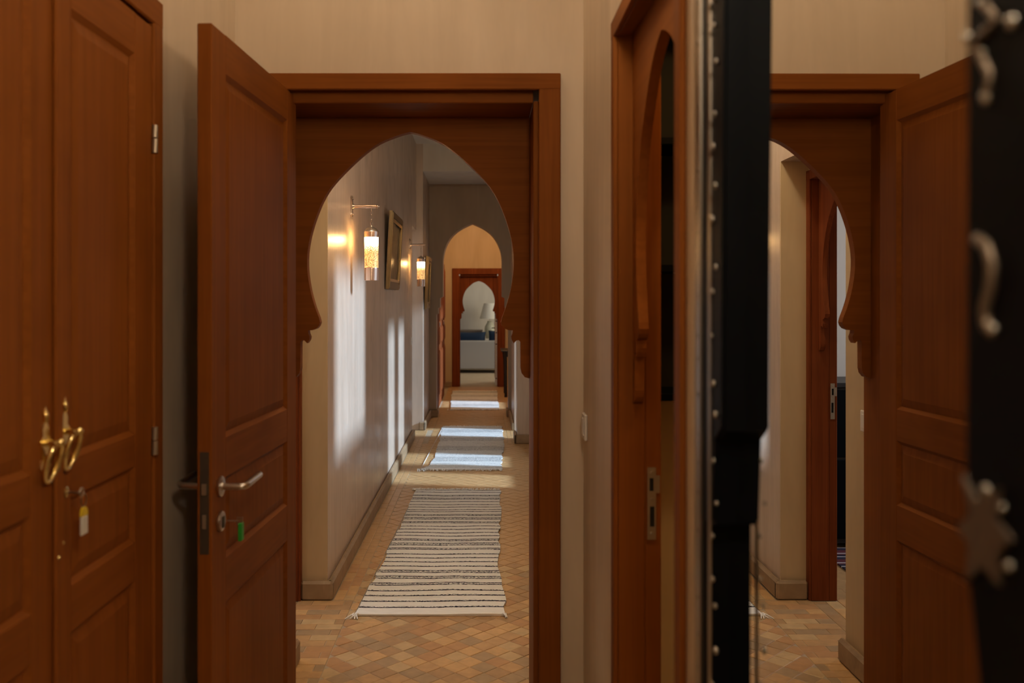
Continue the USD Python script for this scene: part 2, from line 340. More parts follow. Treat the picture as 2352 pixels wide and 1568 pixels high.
# ------------------------------------------------------------------ floor and tiles
fl = sthing('floor', 'terracotta floor of small diamond clay tiles running down the corridor', 'floor')
obj('mortar_bed', bx(-3.3, 2.7, -1.72, 20.7, -0.12, -0.0022), grout, fl)
def tile_mesh(poly, top, b=0.0022):
    inner = poly.buffer(-b, join_style=2)
    if inner.is_empty or len(inner.exterior.coords) != len(poly.exterior.coords):
        return prism_z(poly, -0.008, top)
    o = np.array(poly.exterior.coords)[:-1]; i = np.array(inner.exterior.coords)[:-1]
    k = np.argmin(((i - o[0]) ** 2).sum(1)); i = np.roll(i, -k, 0)
    if ((i[1] - o[1]) ** 2).sum() > ((i[-1] - o[1]) ** 2).sum(): i = np.roll(i[::-1], 1, 0)
    n = len(o)
    v = np.vstack([np.c_[o, np.full(n, -0.008)], np.c_[o, np.full(n, top - 0.0012)], np.c_[i, np.full(n, top)]])
    f = []
    for a in range(n):
        c = (a + 1) % n
        f += [(a, c, n + c), (a, n + c, n + a), (n + a, n + c, 2 * n + c), (n + a, 2 * n + c, 2 * n + a)]
    f += [(2 * n, 2 * n + a, 2 * n + a + 1) for a in range(1, n - 1)]
    m = trimesh.Trimesh(v, f, process=False); m.fix_normals(); return m
S = 0.081; JT = 0.0026
field = unary_union([sbox(-0.655, FB - 0.02, 0.43, 9.56), sbox(-0.60, 9.56, 0.24, 12.05), sbox(-0.62, 12.05, 0.60, 15.78)])
tiles = []
dg = S * math.sqrt(2)
for i in range(-10, 13):
    for j in range(0, 240):
        cx = -0.12 + i * dg / 2; cy = 3.4 + j * dg / 2
        if (i + j) % 2 or cy > 15.9: continue
        q = Polygon([(cx + dg / 2, cy), (cx, cy + dg / 2), (cx - dg / 2, cy), (cx, cy - dg / 2)])
        c = q.intersection(field)
        if c.is_empty or c.area < 0.0008: continue
        c = c.buffer(-JT / 2, join_style=2)
        if not c.is_empty and c.geom_type == 'Polygon': tiles.append(c)
def bricks(x0, x1, y0, y1, w, l, along):
    """running rows of oblong tiles"""
    n = max(1, round((x1 - x0 if along == 'y' else y1 - y0) / w))
    for r in range(n):
        if along == 'y': a0, a1, s0, s1 = x0 + (x1 - x0) * r / n, x0 + (x1 - x0) * (r + 1) / n, y0, y1
        else: a0, a1, s0, s1 = y0 + (y1 - y0) * r / n, y0 + (y1 - y0) * (r + 1) / n, x0, x1
        t = s0 - (r % 2) * l / 2
        while t < s1:
            u0, u1 = max(t, s0), min(t + l, s1); t += l
            if u1 - u0 < 0.02: continue
            q = sbox(a0, u0, a1, u1) if along == 'y' else sbox(u0, a0, u1, a1)
            tiles.append(q.buffer(-JT / 2, join_style=2))
bricks(-0.758, -0.655, 4.58, 9.93, 0.05, 0.155, 'y')
bricks(-0.93, -0.655, FB - 0.02, 4.57, 0.068, 0.155, 'x')
bricks(-1.06, -0.93, 3.82, 4.55, 0.055, 0.155, 'y')
bricks(-1.9, -1.06, 3.50, 5.2, 0.16, 0.30, 'x')
bricks(0.43, 0.54, FB - 0.02, 9.56, 0.055, 0.155, 'y')
bricks(-1.69, -0.655, 9.96, 10.52, 0.07, 0.155, 'x')
bricks(-0.71, -0.60, 10.55, 12.02, 0.055, 0.155, 'y')
bricks(0.24, 0.33, 9.57, 12.02, 0.045, 0.155, 'y')
tiles.sort(key=lambda c: (c.centroid.y if -1.05 < c.centroid.x < 0.30 and c.centroid.y > 3.6 else 60 + c.centroid.y))
tones = {}
def top_of(): return rng.uniform(-0.0009, 0.0009)
for k, c in enumerate(tiles[:295]):
    obj('tile', tile_mesh(c, top_of()), tile_ms[rng.randrange(6)], fl)
data(obj('tile_field', cat([tile_mesh(c, top_of()) for c in tiles[295:]]), tile_all, fl), kind='stuff', label='the more distant clay tiles')

# ------------------------------------------------------------------ baseboards
def skirt(x0, x1, y0, y1, h=0.095, b=0.012):
    return bev(x0, x1, y0, y1, -0.003, h, b)
struct('baseboard_hall_left', cat([skirt(HX, HX + 0.033, 4.57, 9.95), skirt(-0.92, HX + 0.033, 4.565, 4.603)]), base_m, 'clay baseboard along the corridor left wall', 'baseboard')
struct('baseboard_pier_left', cat([skirt(-0.76, -0.683, 10.525, 10.56), skirt(-0.715, -0.683, 10.525, 11.75)]), base_m, 'clay baseboard round the far left pier', 'baseboard')
struct('baseboard_pier_right', cat([skirt(0.304, 0.56, 9.535, 9.57), skirt(0.304, 0.336, 9.535, 9.88), skirt(0.304, 0.336, 10.5, 11.75)]), base_m, 'clay baseboard round the right pier', 'baseboard')
struct('baseboard_arch', cat([skirt(-0.715, AX - 0.462 + 0.02, 11.715, 11.75), skirt(AX - 0.462, AX - 0.437, 11.715, 12.03), skirt(AX + 0.462 - 0.02, 0.336, 11.715, 11.75), skirt(AX + 0.437, AX + 0.462, 11.715, 12.03)]), base_m, 'clay baseboard at the foot of the plaster arch', 'baseboard')
struct('baseboard_room_far', cat([skirt(-0.735, -0.572, DY - 0.03, DY)]), base_m, 'clay baseboard left of the farthest doorway', 'baseboard')
struct('baseboard_alcove', skirt(-0.80, -0.767, FB, L0 - 0.05), base_m, 'short clay baseboard on the alcove strip in the mirror', 'baseboard')
struct('baseboard_hall_right', skirt(HR - 0.03, HR, FB, 9.53), base_m, 'clay baseboard under the corridor windows', 'baseboard')

# ------------------------------------------------------------------ windows on the courtyard side
def window(name, y0, y1, z0, z1, x, label):
    t = sthing(name, label, 'window')
    f = sbox(y0 + 0.002, z0 + 0.002, y1 - 0.002, z1 - 0.002)
    obj('window_frame', prism_x(f.difference(f.buffer(-0.035, join_style=2)), x + 0.10, x + 0.14), wood_z, t)
    obj('sill', bx(x - 0.0, x + 0.19, y0 + 0.004, y1 - 0.004, z0 + 0.003, z0 + 0.02), base_m, t)
for k, (a, b, c, d) in enumerate(WIN):
    window('window_%d' % (k + 1), a, b, c, d, HR, ('wide courtyard window nearest the doorway', 'tall courtyard casement beside the rugs', 'tall courtyard casement nearest the pier')[k])
window('window_4', 12.5, 13.35, 0.14, 2.1, 0.58, 'window lighting the farthest rug')

# ------------------------------------------------------------------ arched door frames
def frame_y(name, label, cx, half, y0, y1, ztop, panel_y, zmap=None, m=(None, None), cw=0.088, lip=0.03, floor_z=0.0, narrow=False):
    """arched wooden frame in a wall that faces the viewer"""
    mz, mx = m[0] or wood_z, m[1] or wood_x
    t = sthing(name, label, 'door frame')
    casing_h = half + cw
    for s in (-1, 1):
        a, b = sorted((cx + s * (half + 0.016), cx + s * (casing_h if s > 0 or not narrow else half + 0.034)))
        obj('casing', cat([bev(a, b, y0 - 0.022, y0 - 0.001, floor_z, ztop + cw - 0.02, 0.003)]), mz, t)
        a, b = sorted((cx + s * half, cx + s * (half + (0.040 if s > 0 or not narrow else 0.011))))
        obj('jamb', cat([bev(a, b, y0 + lip, y1, floor_z, ztop + 0.006, 0.003)]), mz, t)
    obj('head_casing', bev(cx - (half + 0.034 if narrow else casing_h), cx + casing_h, y0 - 0.0235, y0 - 0.001, ztop + 0.034, ztop + cw, 0.003), mx, t)
    obj('head_jamb', bev(cx - half + 0.0005, cx + half - 0.0005, y0 + lip, y1, ztop, ztop + 0.048, 0.003), mx, t)
    pan = arch_panel(cx, half - 0.0008, ztop - 0.0008, zmap)
    obj('arch_panel', prism_y(pan, panel_y, panel_y + 0.04), mx, t)
    return t
frame_y('trim_1', 'cedar frame with pointed horseshoe arch around the main doorway', CX, HALF, FW, FB + 0.02, 2.164, 3.344, narrow=True)
frame_y('trim_2', 'reddish cedar arched frame of the farthest doorway', DX, DH - 0.004, DY, DY + 0.23, 1.905, DY + 0.11, ((1.40, 1.30), (2.113, 1.823)), (wood_far, wood_far), 0.135)

def frame_x(name, label, y0, y1, xf, sgn, depth, ztop, strike_z, cw=0.045, wm=(wood_z, wood_y)):
    mz, my = wm
    """arched frame in a wall parallel to the corridor; sgn = which way the wall lies from its face"""
    t = sthing(name, label, 'door frame')
    X = lambda a, b: sorted((xf + sgn * a, xf + sgn * b))
    for s, y in ((1, y1), (-1, y0)):
        a, b = sorted((y, y + s * cw)); x = X(-0.012, -0.0005)
        obj('casing', bev(*x, a, b, 0, ztop + cw - 0.01, 0.002), mz, t)
        a, b = sorted((y, y + s * 0.018)); x = X(0.0, depth - 0.04)
        obj('jamb', bev(*x, a, b, 0, ztop + 0.01, 0.002), mz, t)
        a, b = sorted((y + s * 0.001, y + s * 0.018)); x = X(depth - 0.0395, depth)
        obj('rebate', bev(*x, a, b, 0, ztop + 0.01, 0.002), mz, t)
    obj('head_casing', bev(*X(-0.0125, -0.0005), y0 - cw, y1 + cw, ztop + 0.0, ztop + cw, 0.002), my, t)
    obj('head_jamb', bev(*X(0.0, depth), y0 + 0.0005, y1 - 0.0005, ztop, ztop + 0.018, 0.002), my, t)
    pan = arch_panel((y0 + y1) / 2, (y1 - y0) / 2 - 0.0008, ztop - 0.0008, ((1.40, 1.415), (2.113, 2.06)))
    obj('arch_panel', prism_x(pan, *X(0.036, 0.060)), my, t)
    # strike plate on the far jamb
    st = part('strike_plate', t, 'grey metal strike plate')
    x = X(depth - 0.034, depth - 0.013)
    pl = sbox(x[0], strike_z, x[1], strike_z + 0.178).difference(sbox(x[0] + 0.006, strike_z + 0.032, x[1] - 0.004, strike_z + 0.082)).difference(sbox(x[0] + 0.005, strike_z + 0.12, x[1] - 0.006, strike_z + 0.152))
    tx = X(depth - 0.0135, depth - 0.003)
    pl = pl.union(sbox(tx[0], strike_z + 0.115, tx[1], strike_z + 0.158))
    obj('plate', prism_y(pl, y1 - 0.002, y1 + 0.0012), strike_m, st)
    obj('bolt_hole', cat([bx(x[0] + 0.0055, x[1] - 0.0035, y1 - 0.0004, y1 + 0.0008, strike_z + 0.031, strike_z + 0.083), bx(x[0] + 0.0045, x[1] - 0.0055, y1 - 0.0004, y1 + 0.0008, strike_z + 0.119, strike_z + 0.153)]), black_hole, st)
    obj('screw', cat([turn(sph((0, 0, 0), 0.0035, 1, (1, 0.4, 1)), 0, (1, 0, 0)).apply_translation(((x[0] + x[1]) / 2, y1 - 0.002, strike_z + q)) for q in (0.016, 0.1, 0.166)]), steel, st)
    return t
frame_x('trim_3', 'cedar arched frame in the right wall leading to a dark side room', R0, R1, RX, 1, 0.106, 2.15, 0.908)
frame_x('trim_4', 'cedar arched frame of the alcove doorway seen only in the mirror', L0, L1, -0.93, -1, 0.128, 2.10, 0.905, wm=(wood_far, wood_far))

# ------------------------------------------------------------------ panelled doors
def raised(x0, x1, z0, z1, t_edge, t_mid, b):
    pts = []
    for s in (-1, 1):
        for X in (x0, x1):
            for Z in (z0, z1): pts.append((X, s * t_edge, Z))
        for X in (x0 + b, x1 - b):
            for Z in (z0 + b, z1 - b): pts.append((X, s * t_mid, Z))
    return trimesh.convex.convex_hull(np.array(pts))
def moulding(x0, x1, z0, z1, t, w=0.016, d=0.012):
    """sloping inner edge of a panel opening on both faces"""
    out = []
    for s in (-1, 1):
        v = [(x0, s * t, z0), (x1, s * t, z0), (x1, s * t, z1), (x0, s * t, z1), (x0 + w, s * (t - d), z0 + w), (x1 - w, s * (t - d), z0 + w), (x1 - w, s * (t - d), z1 - w), (x0 + w, s * (t - d), z1 - w),
             (x0, s * (t - d), z0), (x1, s * (t - d), z0), (x1, s * (t - d), z1), (x0, s * (t - d), z1)]
        f = []
        for a in range(4):
            c = (a + 1) % 4
            f += [(a, c, 4 + c), (a, 4 + c, 4 + a), (8 + a, 4 + c, 8 + c), (8 + a, 4 + a, 4 + c)]
        f = [q if s < 0 else q[::-1] for q in f]
        out.append(trimesh.Trimesh(np.array(v), np.array(f), process=False))
    return cat(out)
def panel_leaf(parent, w, h, t, sl, sr, spans, mz, mh, mp=None):
    """stiles, rails, raised panels and mouldings; spans = (z0, z1) of the panels from the bottom"""
    b = 0.002
    obj('stile', bev(0, sl, -t / 2, t / 2, 0, h, b), mz, parent); obj('stile', bev(w - sr, w, -t / 2, t / 2, 0, h, b), mz, parent)
    zs = [0] + [z for s in spans for z in s] + [h]
    for k in range(0, len(zs), 2): obj('rail', bx(sl + 0.0003, w - sr - 0.0003, -t / 2 + 0.0004, t / 2 - 0.0004, zs[k], zs[k + 1]), mh, parent)
    for z0, z1 in spans:
        obj('panel', raised(sl + 0.004, w - sr - 0.004, z0 + 0.004, z1 - 0.004, t * 0.16, t * 0.40, 0.034), mp or mz, parent)
        obj('moulding', moulding(sl, w - sr, z0, z1, t / 2 - 0.0004, 0.0145, t * 0.335), mh, parent)

# open door leaf of the main doorway
d1 = sthing('door_1', 'open panelled cedar door with steel lever handle, hinged left of the main doorway', 'door', (-0.664, 3.130, 0.006), -92.67)
DW, DT = 0.835, 0.0372
panel_leaf(d1, DW, 2.187, DT, 0.114, 0.108, [(0.12, 0.703), (0.817, 1.03), (1.133, 2.086)], wood_z, wood_y)
lp = part('lock_plate', d1, 'dark metal lock faceplate on the door edge')
obj('plate', bev(DW - 0.001, DW + 0.0015, -0.0115, 0.0115, 0.856, 1.112, 0.0008), dark_steel, lp)
obj('bolt', cat([bev(DW + 0.001, DW + 0.007, -0.006, 0.006, 1.005, 1.033, 0.001), bev(DW + 0.001, DW + 0.004, -0.005, 0.005, 0.92, 0.955, 0.001)]), strike_m, lp)
for s in (1, -1):
    hd = part('handle', d1, 'brushed steel lever handle')
    hz, hx = 1.016, DW - 0.054
    obj('rose', turn(lathe([(0, 0), (0.024, 0), (0.026, 0.004), (0.026, 0.008), (0.012, 0.010), (0.011, 0.012), (0, 0.012)], 28), -90 * s, (1, 0, 0)).apply_translation((hx, s * DT / 2, hz)), steel, hd, 40)
    obj('lever', tube([(hx, s * (DT / 2 + 0.006), hz), (hx, s * (DT / 2 + 0.055), hz), (hx - 0.004, s * (DT / 2 + 0.064), hz), (hx - 0.012, s * (DT / 2 + 0.069), hz + 0.002), (hx - 0.12, s * (DT / 2 + 0.070), hz + 0.008)], 0.0088, 14), steel, hd, 50)
    cr = part('cylinder_rose', d1, 'round steel cylinder escutcheon')
    obj('rose', turn(lathe([(0, 0), (0.024, 0), (0.026, 0.004), (0.025, 0.009), (0.02, 0.011), (0, 0.011)], 28), -90 * s, (1, 0, 0)).apply_translation((hx, s * DT / 2, 0.927)), steel, cr, 40)
    obj('keyway', bev(hx - 0.008, hx + 0.008, *sorted((s * (DT / 2 + 0.010), s * (DT / 2 + 0.014))), 0.91, 0.94, 0.002), dark_steel, cr)
for z in (0.25, 1.9):
    obj('hinge', cat([rod((-0.008, -0.022, z), (-0.008, -0.022, z + 0.09), 0.007), bx(-0.012, 0.02, -0.024, -0.018, z, z + 0.09)]), steel, d1)

ky = thing('key', 'key with thin green tag in the open door lock', 'key', (-0.6655, 2.347, 0.934), -2.67)
obj('shaft', cat([rod((0.006, 0, 0), (0.035, 0, 0), 0.0022, 8), bev(0.03, 0.046, -0.0012, 0.0012, -0.010, 0.010, 0.0005)]), steel, ky)
obj('tag', bev(0.036, 0.046, -0.011, 0.011, -0.050, -0.004, 0.002), green_pl, ky, label='green plastic key tag')

# double closet on the left
C0, C1 = 1.19, 2.262
cl = thing('closet', 'cedar double closet with brass ring pulls built into the left wall', 'closet', (LX + 0.002, 0, 0), 0)
obj('carcass', cat([bx(-0.60, -0.58, C0, C1, 0, 2.2), bx(-0.58, -0.05, C0, C0 + 0.02, 0, 2.2), bx(-0.58, -0.05, C1 - 0.02, C1, 0, 2.2), bx(-0.58, -0.05, C0, C1, 2.18, 2.2)]), wood_z, cl)
for a, b in ((C1 - 0.012, C1 + 0.05), (C0 - 0.05, C0 + 0.012)):
    obj('casing', cat([bev(0.0, 0.022, a, b, 0, 2.245, 0.004)]), wood_z, cl)
obj('head_casing', bev(0.0, 0.0225, C0 - 0.05, C1 + 0.05, 2.178, 2.246, 0.004), wood_y, cl)
CM = 1.735
def leaf(y0, y1, far):
    p = part('door', cl)
    UsdGeom.Xformable(p).AddTranslateOp().Set(Gf.Vec3d(0.001, y0, 0.02)); UsdGeom.Xformable(p).AddRotateZOp().Set(90.0)
    w = y1 - y0
    panel_leaf(p, w, 2.15, 0.032, *((0.072, 0.108) if far else (0.108, 0.085)), [(0.10, 0.825), (0.915, 1.092), (1.165, 2.055)], wood_z, wood_y)
    return p
lf = leaf(CM + 0.002, C1 - 0.016, True); ln = leaf(C0 + 0.016, CM - 0.002, False)
obj('meeting_bead', bev(0.017, 0.026, CM - 0.008, CM + 0.022, 0.03, 2.16, 0.003), wood_z, cl)
for z in (1.12, 1.86, 0.25):
    obj('hinge', cat([rod((0.024, C1 - 0.014, z), (0.024, C1 - 0.014, z + 0.034), 0.0075), rod((0.024, C1 - 0.014, z + 0.037), (0.024, C1 - 0.014, z + 0.068), 0.0075)]), strike_m, cl, 40)
def ring_pull(yc, zc):
    h = part('ring_pull', cl, 'polished brass ring pull with pointed back plate')
    out = Polygon([(0, 0.078), (0.006, 0.066), (0.004, 0.05), (0.012, 0.036), (0.010, 0.024), (0.02, 0.014), (0.016, 0.0), (0.012, -0.02), (0.018, -0.034), (0.008, -0.05), (0, -0.062),
                   (-0.008, -0.05), (-0.018, -0.034), (-0.012, -0.02), (-0.016, 0.0), (-0.02, 0.014), (-0.010, 0.024), (-0.012, 0.036), (-0.004, 0.05), (-0.006, 0.066)])
    o = affinity.translate(out, yc, zc)
    obj('back_plate', prism_x(o, 0.0165, 0.0205), brass, h)
    obj('boss', cat([sph((0.021, yc, zc + 0.058), 0.006, 2, (0.8, 1, 1.9)), rod((0.018, yc, zc + 0.01), (0.046, yc, zc + 0.01), 0.0065), sph((0.047, yc, zc + 0.01), 0.0085)]), brass, h, 50)
    obj('bar', tube([(0.043, yc - 0.019, zc + 0.008), (0.045, yc, zc + 0.012), (0.043, yc + 0.019, zc + 0.008)], 0.0058, 12), brass, h, 50)
    pts = []
    for k in range(28):
        a = 2 * math.pi * k / 28
        pts.append((0.034 + 0.010 * math.cos(a), yc + 0.0255 * math.sin(a), zc - 0.026 + 0.036 * math.cos(a)))
    obj('ring', tube(pts, [0.0042 + 0.0014 * abs(math.sin(5 * math.pi * k / 28)) for k in range(28)], 10, True), brass, h, 60)
ring_pull(CM + 0.040, 1.235); ring_pull(CM - 0.038, 1.225)
obj('keyhole_plate', turn(lathe([(0, 0), (0.011, 0), (0.011, 0.002), (0.006, 0.004), (0, 0.004)], 20), 90, (0, 1, 0)).apply_translation((0.017, CM + 0.05, 1.125)), brass, cl, 40)
for py, pz in ((CM, 1.012), (CM + 0.035, 1.03)): obj('pin', sph((0.026 if py == CM else 0.018, py, pz), 0.004, 1), brass, cl, True)
k2 = thing('key', 'small key with yellow-capped white tag hanging from the closet lock', 'key', (LX + 0.022, CM + 0.05, 1.125))
obj('shaft', cat([rod((0, 0, 0), (0.022, 0, 0), 0.0025, 8), turn(tube([(0.028, 0.008 * math.cos(a), 0.008 * math.sin(a)) for a in np.linspace(0, 2 * math.pi, 17)[:-1]], 0.0018, 8, True), 0, (0, 0, 1))]), steel, k2, 50)
obj('split_ring', tube([(0.030 + 0.001 * math.sin(a), 0.004 + 0.009 * math.sin(a), -0.016 + 0.013 * math.cos(a)) for a in np.linspace(0, 2 * math.pi, 21)[:-1]], 0.0012, 6, True), steel, k2, 50)
capp = Polygon([(-0.013, 0), (0.013, 0), (0.013, 0.006), (0.009, 0.014), (0.003, 0.017), (-0.003, 0.017), (-0.009, 0.014), (-0.013, 0.006)])
obj('tag_cap', prism_x(affinity.translate(capp, 0.004, -0.046), 0.028, 0.033), yellow_pl, k2, label='yellow cap of the key tag')
obj('tag', bev(0.0278, 0.0332, -0.0095, 0.0175, -0.083, -0.0462, 0.0015), tag_pl, k2, label='white plastic key tag')

# ------------------------------------------------------------------ mirror on the right
ALPHA = math.degrees(math.atan(-0.003))
mr = thing('mirror', 'large mirror in black frame with silver studs on the right wall', 'mirror', (0.362, 0, 0), -ALPHA)
far_in = [(0.20, 1.345), (1.17, 1.343), (1.18, 1.305), (1.30, 1.292), (1.32, 1.257), (1.62, 1.252), (1.95, 1.242), (2.20, 1.20)]
near_in = [(2.20, 0.665), (1.86, 0.625), (1.62, 0.627), (1.40, 0.6285), (1.315, 0.627), (1.28, 0.619), (1.24, 0.611), (0.20, 0.600)]
arch_top = [(2.36, 1.10), (2.46, 0.935), (2.36, 0.77)]
inner = Polygon([(y, z) for z, y in far_in + arch_top + near_in])
outer = Polygon([(1.402, 0.08), (1.402, 2.25), (1.28, 2.50), (0.935, 2.66), (0.59, 2.50), (0.46, 2.25), (0.46, 0.08)])
FT = 0.033
fr = outer.difference(inner)
obj('frame', cat([prism_x(fr, -FT + 0.004, 0.034), prism_x(outer.buffer(-0.006, join_style=2).difference(inner.buffer(0.006, join_style=2)), -FT, -FT + 0.004)]), black_lac, mr)
obj('glass', prism_x(inner.buffer(0.012), 0.0, 0.005), mirror_m, mr)
edge = outer.buffer(-0.002, join_style=2).difference(outer.buffer(-0.030, join_style=2))
obj('silver_band', prism_x(edge, -FT - 0.003, -FT), tin, mr, label='hammered silver band round the frame edge')
edge2 = outer.buffer(-0.062, join_style=2).difference(outer.buffer(-0.074, join_style=2)).difference(inner.buffer(0.004))
for yy in (1.316,):
    obj('inlay_band', bx(-FT - 0.002, -FT, yy, yy + 0.012, 0.14, 2.0), tin, mr)
def stud(y, z, r=0.0055):
    obj('stud', sph((-FT - 0.001, y, z), r, 2, (0.7, 1, 1)), stud_m, mr, True)
for k in range(34): stud(1.387, 0.55 + k * 0.05 + rng.uniform(-0.012, 0.012), 0.0035 + rng.random() * 0.002)
for k in range(20): stud(1.295 + rng.uniform(-0.012, 0.014), 0.95 + k * 0.055 + rng.uniform(-0.015, 0.015), 0.003 + rng.random() * 0.0025)
def nearpt(u, v):
    Z = 0.3265 * FPX / (u - 1114); return Z, 1.5 + (688 - v) * Z / FPX
for u, v, r in ((2222, 88, 0.0042), (2325, 50, 0.0048), (2265, 225, 0.0045), (2256, 122, 0.003), (2280, 757, 0.0042), (2252, 555, 0.0032), (2266, 1126, 0.0042), (2302, 1165, 0.003), (2318, 1300, 0.0035), (2248, 5, 0.003)):
    stud(*nearpt(u, v), r)
def scroll(pts, r, name='scroll'):
    P3 = [(-FT - 0.001, *nearpt(u, v)) for u, v in pts]
    obj(name, tube(P3, r, 10), tin_dark, mr, True)
scroll([(2245, 548), (2268, 565), (2282, 610), (2278, 660), (2264, 710), (2268, 745), (2282, 765)], 0.0040)
scroll([(2262, 10), (2290, 45), (2262, 75), (2236, 100), (2255, 130), (2275, 170), (2268, 215)], 0.0030)
lf_ = [(2215, 1090), (2248, 1150), (2300, 1120), (2290, 1190), (2330, 1240), (2298, 1270), (2300, 1345), (2262, 1300), (2225, 1330), (2232, 1250), (2205, 1210), (2235, 1180)]
obj('leaf_ornament', prism_x(Polygon([nearpt(u, v) for u, v in lf_]), -FT - 0.003, -FT), tin_dark, mr, label='embossed silver leaf ornament')

# ------------------------------------------------------------------ wall switches
def switch(label, loc, rot, kind='light switch'):
    t = thing('light_switch', label, 'light switch', loc, rot)
    obj('plate', bev(-0.04, 0.04, -0.010, 0.0, -0.042, 0.042, 0.003), white_pl, t)
    obj('rocker', bev(-0.022, 0.022, -0.0135, -0.009, -0.028, 0.028, 0.002), white_pl, t)
    return t
sw = switch('white light switch on the right wall beside the arched side doorway', (RX, 2.98, 1.088), -90)
dup(sw, (HX, 9.80, 1.06), 90, 'tiny white light switch at the far end of the corridor left wall')
dup(sw, (-0.80, 3.60, 1.02), 90, 'white light switch seen edge-on in the mirror')

# ------------------------------------------------------------------ sconces
def sconce(loc):
    t = thing('wall_sconce', 'nearer hanging lantern sconce on the corridor left wall', 'wall lamp', loc, 0, group='corridor lantern sconces')
    pl = Polygon([(-0.012, -0.062), (0.012, -0.062), (0.024, -0.05), (0.016, -0.035), (0.016, 0.035), (0.024, 0.05), (0.012, 0.062), (-0.012, 0.062), (-0.024, 0.05), (-0.016, 0.035), (-0.016, -0.035), (-0.024, -0.05)])
    obj('back_plate', cat([prism_x(pl, 0, 0.010), sph((0.012, 0, 0.045), 0.006, 1), sph((0.012, 0, -0.045), 0.006, 1), turn(lathe([(0, 0), (0.016, 0), (0.012, 0.012), (0, 0.012)], 20), 90, (0, 1, 0)).apply_translation((0.01, 0, 0))]), bronze, t, 30)
    obj('arm', cat([rod((0.006, 0, 0), (0.09, 0, 0), 0.0095), rod((0.088, 0, 0), (0.150, 0, 0), 0.0118), sph((0.156, 0, 0), 0.009), sph((0.165, 0, 0), 0.005, 1)]), copper, t, 40)
    links = []
    for k in range(6):
        a = k % 2
        links.append(tube([(0.121 + (0.0045 * math.cos(q) if a else 0), (0 if a else 0.0045 * math.cos(q)), -0.022 - k * 0.0155 + 0.0105 * math.sin(q)) for q in np.linspace(0, 2 * math.pi, 13)[:-1]], 0.0014, 6, True))
    obj('chain', cat(links), bronze, t, 60)
    ln_ = part('lantern', t)
    UsdGeom.Xformable(ln_).AddTranslateOp().Set(Gf.Vec3d(0.121, 0, 0))
    r = 0.042
    obj('cap', lathe([(0, -0.112), (0.004, -0.112), (0.006, -0.12), (0.018, -0.124), (0.032, -0.132), (r, -0.146), (r, -0.150), (0, -0.150)], 36), silver, ln_, 40)
    obj('rim', lathe([(0.036, -0.150), (r, -0.150), (r + 0.001, -0.156), (r, -0.182), (0.036, -0.182), (0.036, -0.150)], 36), copper, ln_, 40, label='pale copper upper rim')
    obj('pierced_wall', lathe([(r - 0.001, -0.182), (r - 0.001, -0.20), (r - 0.001, -0.22), (r - 0.001, -0.25), (r - 0.001, -0.362)], 48), lantern_m, ln_, 40, label='glowing pierced gold wall of the lantern')
    obj('base_band', lathe([(0.036, -0.362), (r, -0.362), (r + 0.001, -0.370), (r, -0.436), (0.040, -0.437), (0.036, -0.436), (0.036, -0.362)], 36), copper, ln_, 40, label='pale copper lower band')
    obj('bulb', sph((0, 0, -0.215), 0.018, 2, (1, 1, 1.3)), mat('bulb_glow', {'e': ('emission', {'color': (1.0, 0.62, 0.28), 'strength': 30.0})}, [], 'e.emission'), ln_, True)
    return t
s1 = sconce((HX, 5.41, 2.05))
dup(s1, (HX, 9.60, 2.075), 0, 'farther hanging lantern sconce beyond the gilt framed picture', group='corridor lantern sconces')

# ------------------------------------------------------------------ pictures
def picture(label, loc, w, h, tilt):
    t = thing('picture', label, 'picture', loc, 0)
    T = lambda m: turn(m, tilt, (0, 1, 0), (0, 0, 0))
    o = sbox(0, 0, w, h)
    obj('frame', T(cat([prism_x(o.difference(o.buffer(-0.075, join_style=2)), 0.004, 0.028), prism_x(o.buffer(-0.012, join_style=2).difference(o.buffer(-0.05, join_style=2)), 0.028, 0.036)])), gilt, t)
    obj('frame_back', T(prism_x(o.buffer(0.002, join_style=2), 0.0, 0.004)), dark_frame, t)
    obj('slip', T(prism_x(o.buffer(-0.062, join_style=2).difference(o.buffer(-0.085, join_style=2)), 0.0285, 0.033)), gilt_b, t, label='bright gilt inner slip')
    obj('canvas', T(prism_x(o.buffer(-0.076, join_style=2), 0.010, 0.014)), canvas_m, t, label='dark painted canvas')
    return t
picture('gilt framed dark picture between the two lantern sconces', (HX + 0.004, 7.22, 1.585), 0.86, 0.62, 3.0)
picture('narrow framed picture on the far pier beyond the second sconce', (-0.715 + 0.004, 10.68, 1.39), 0.56, 0.62, 2.0)

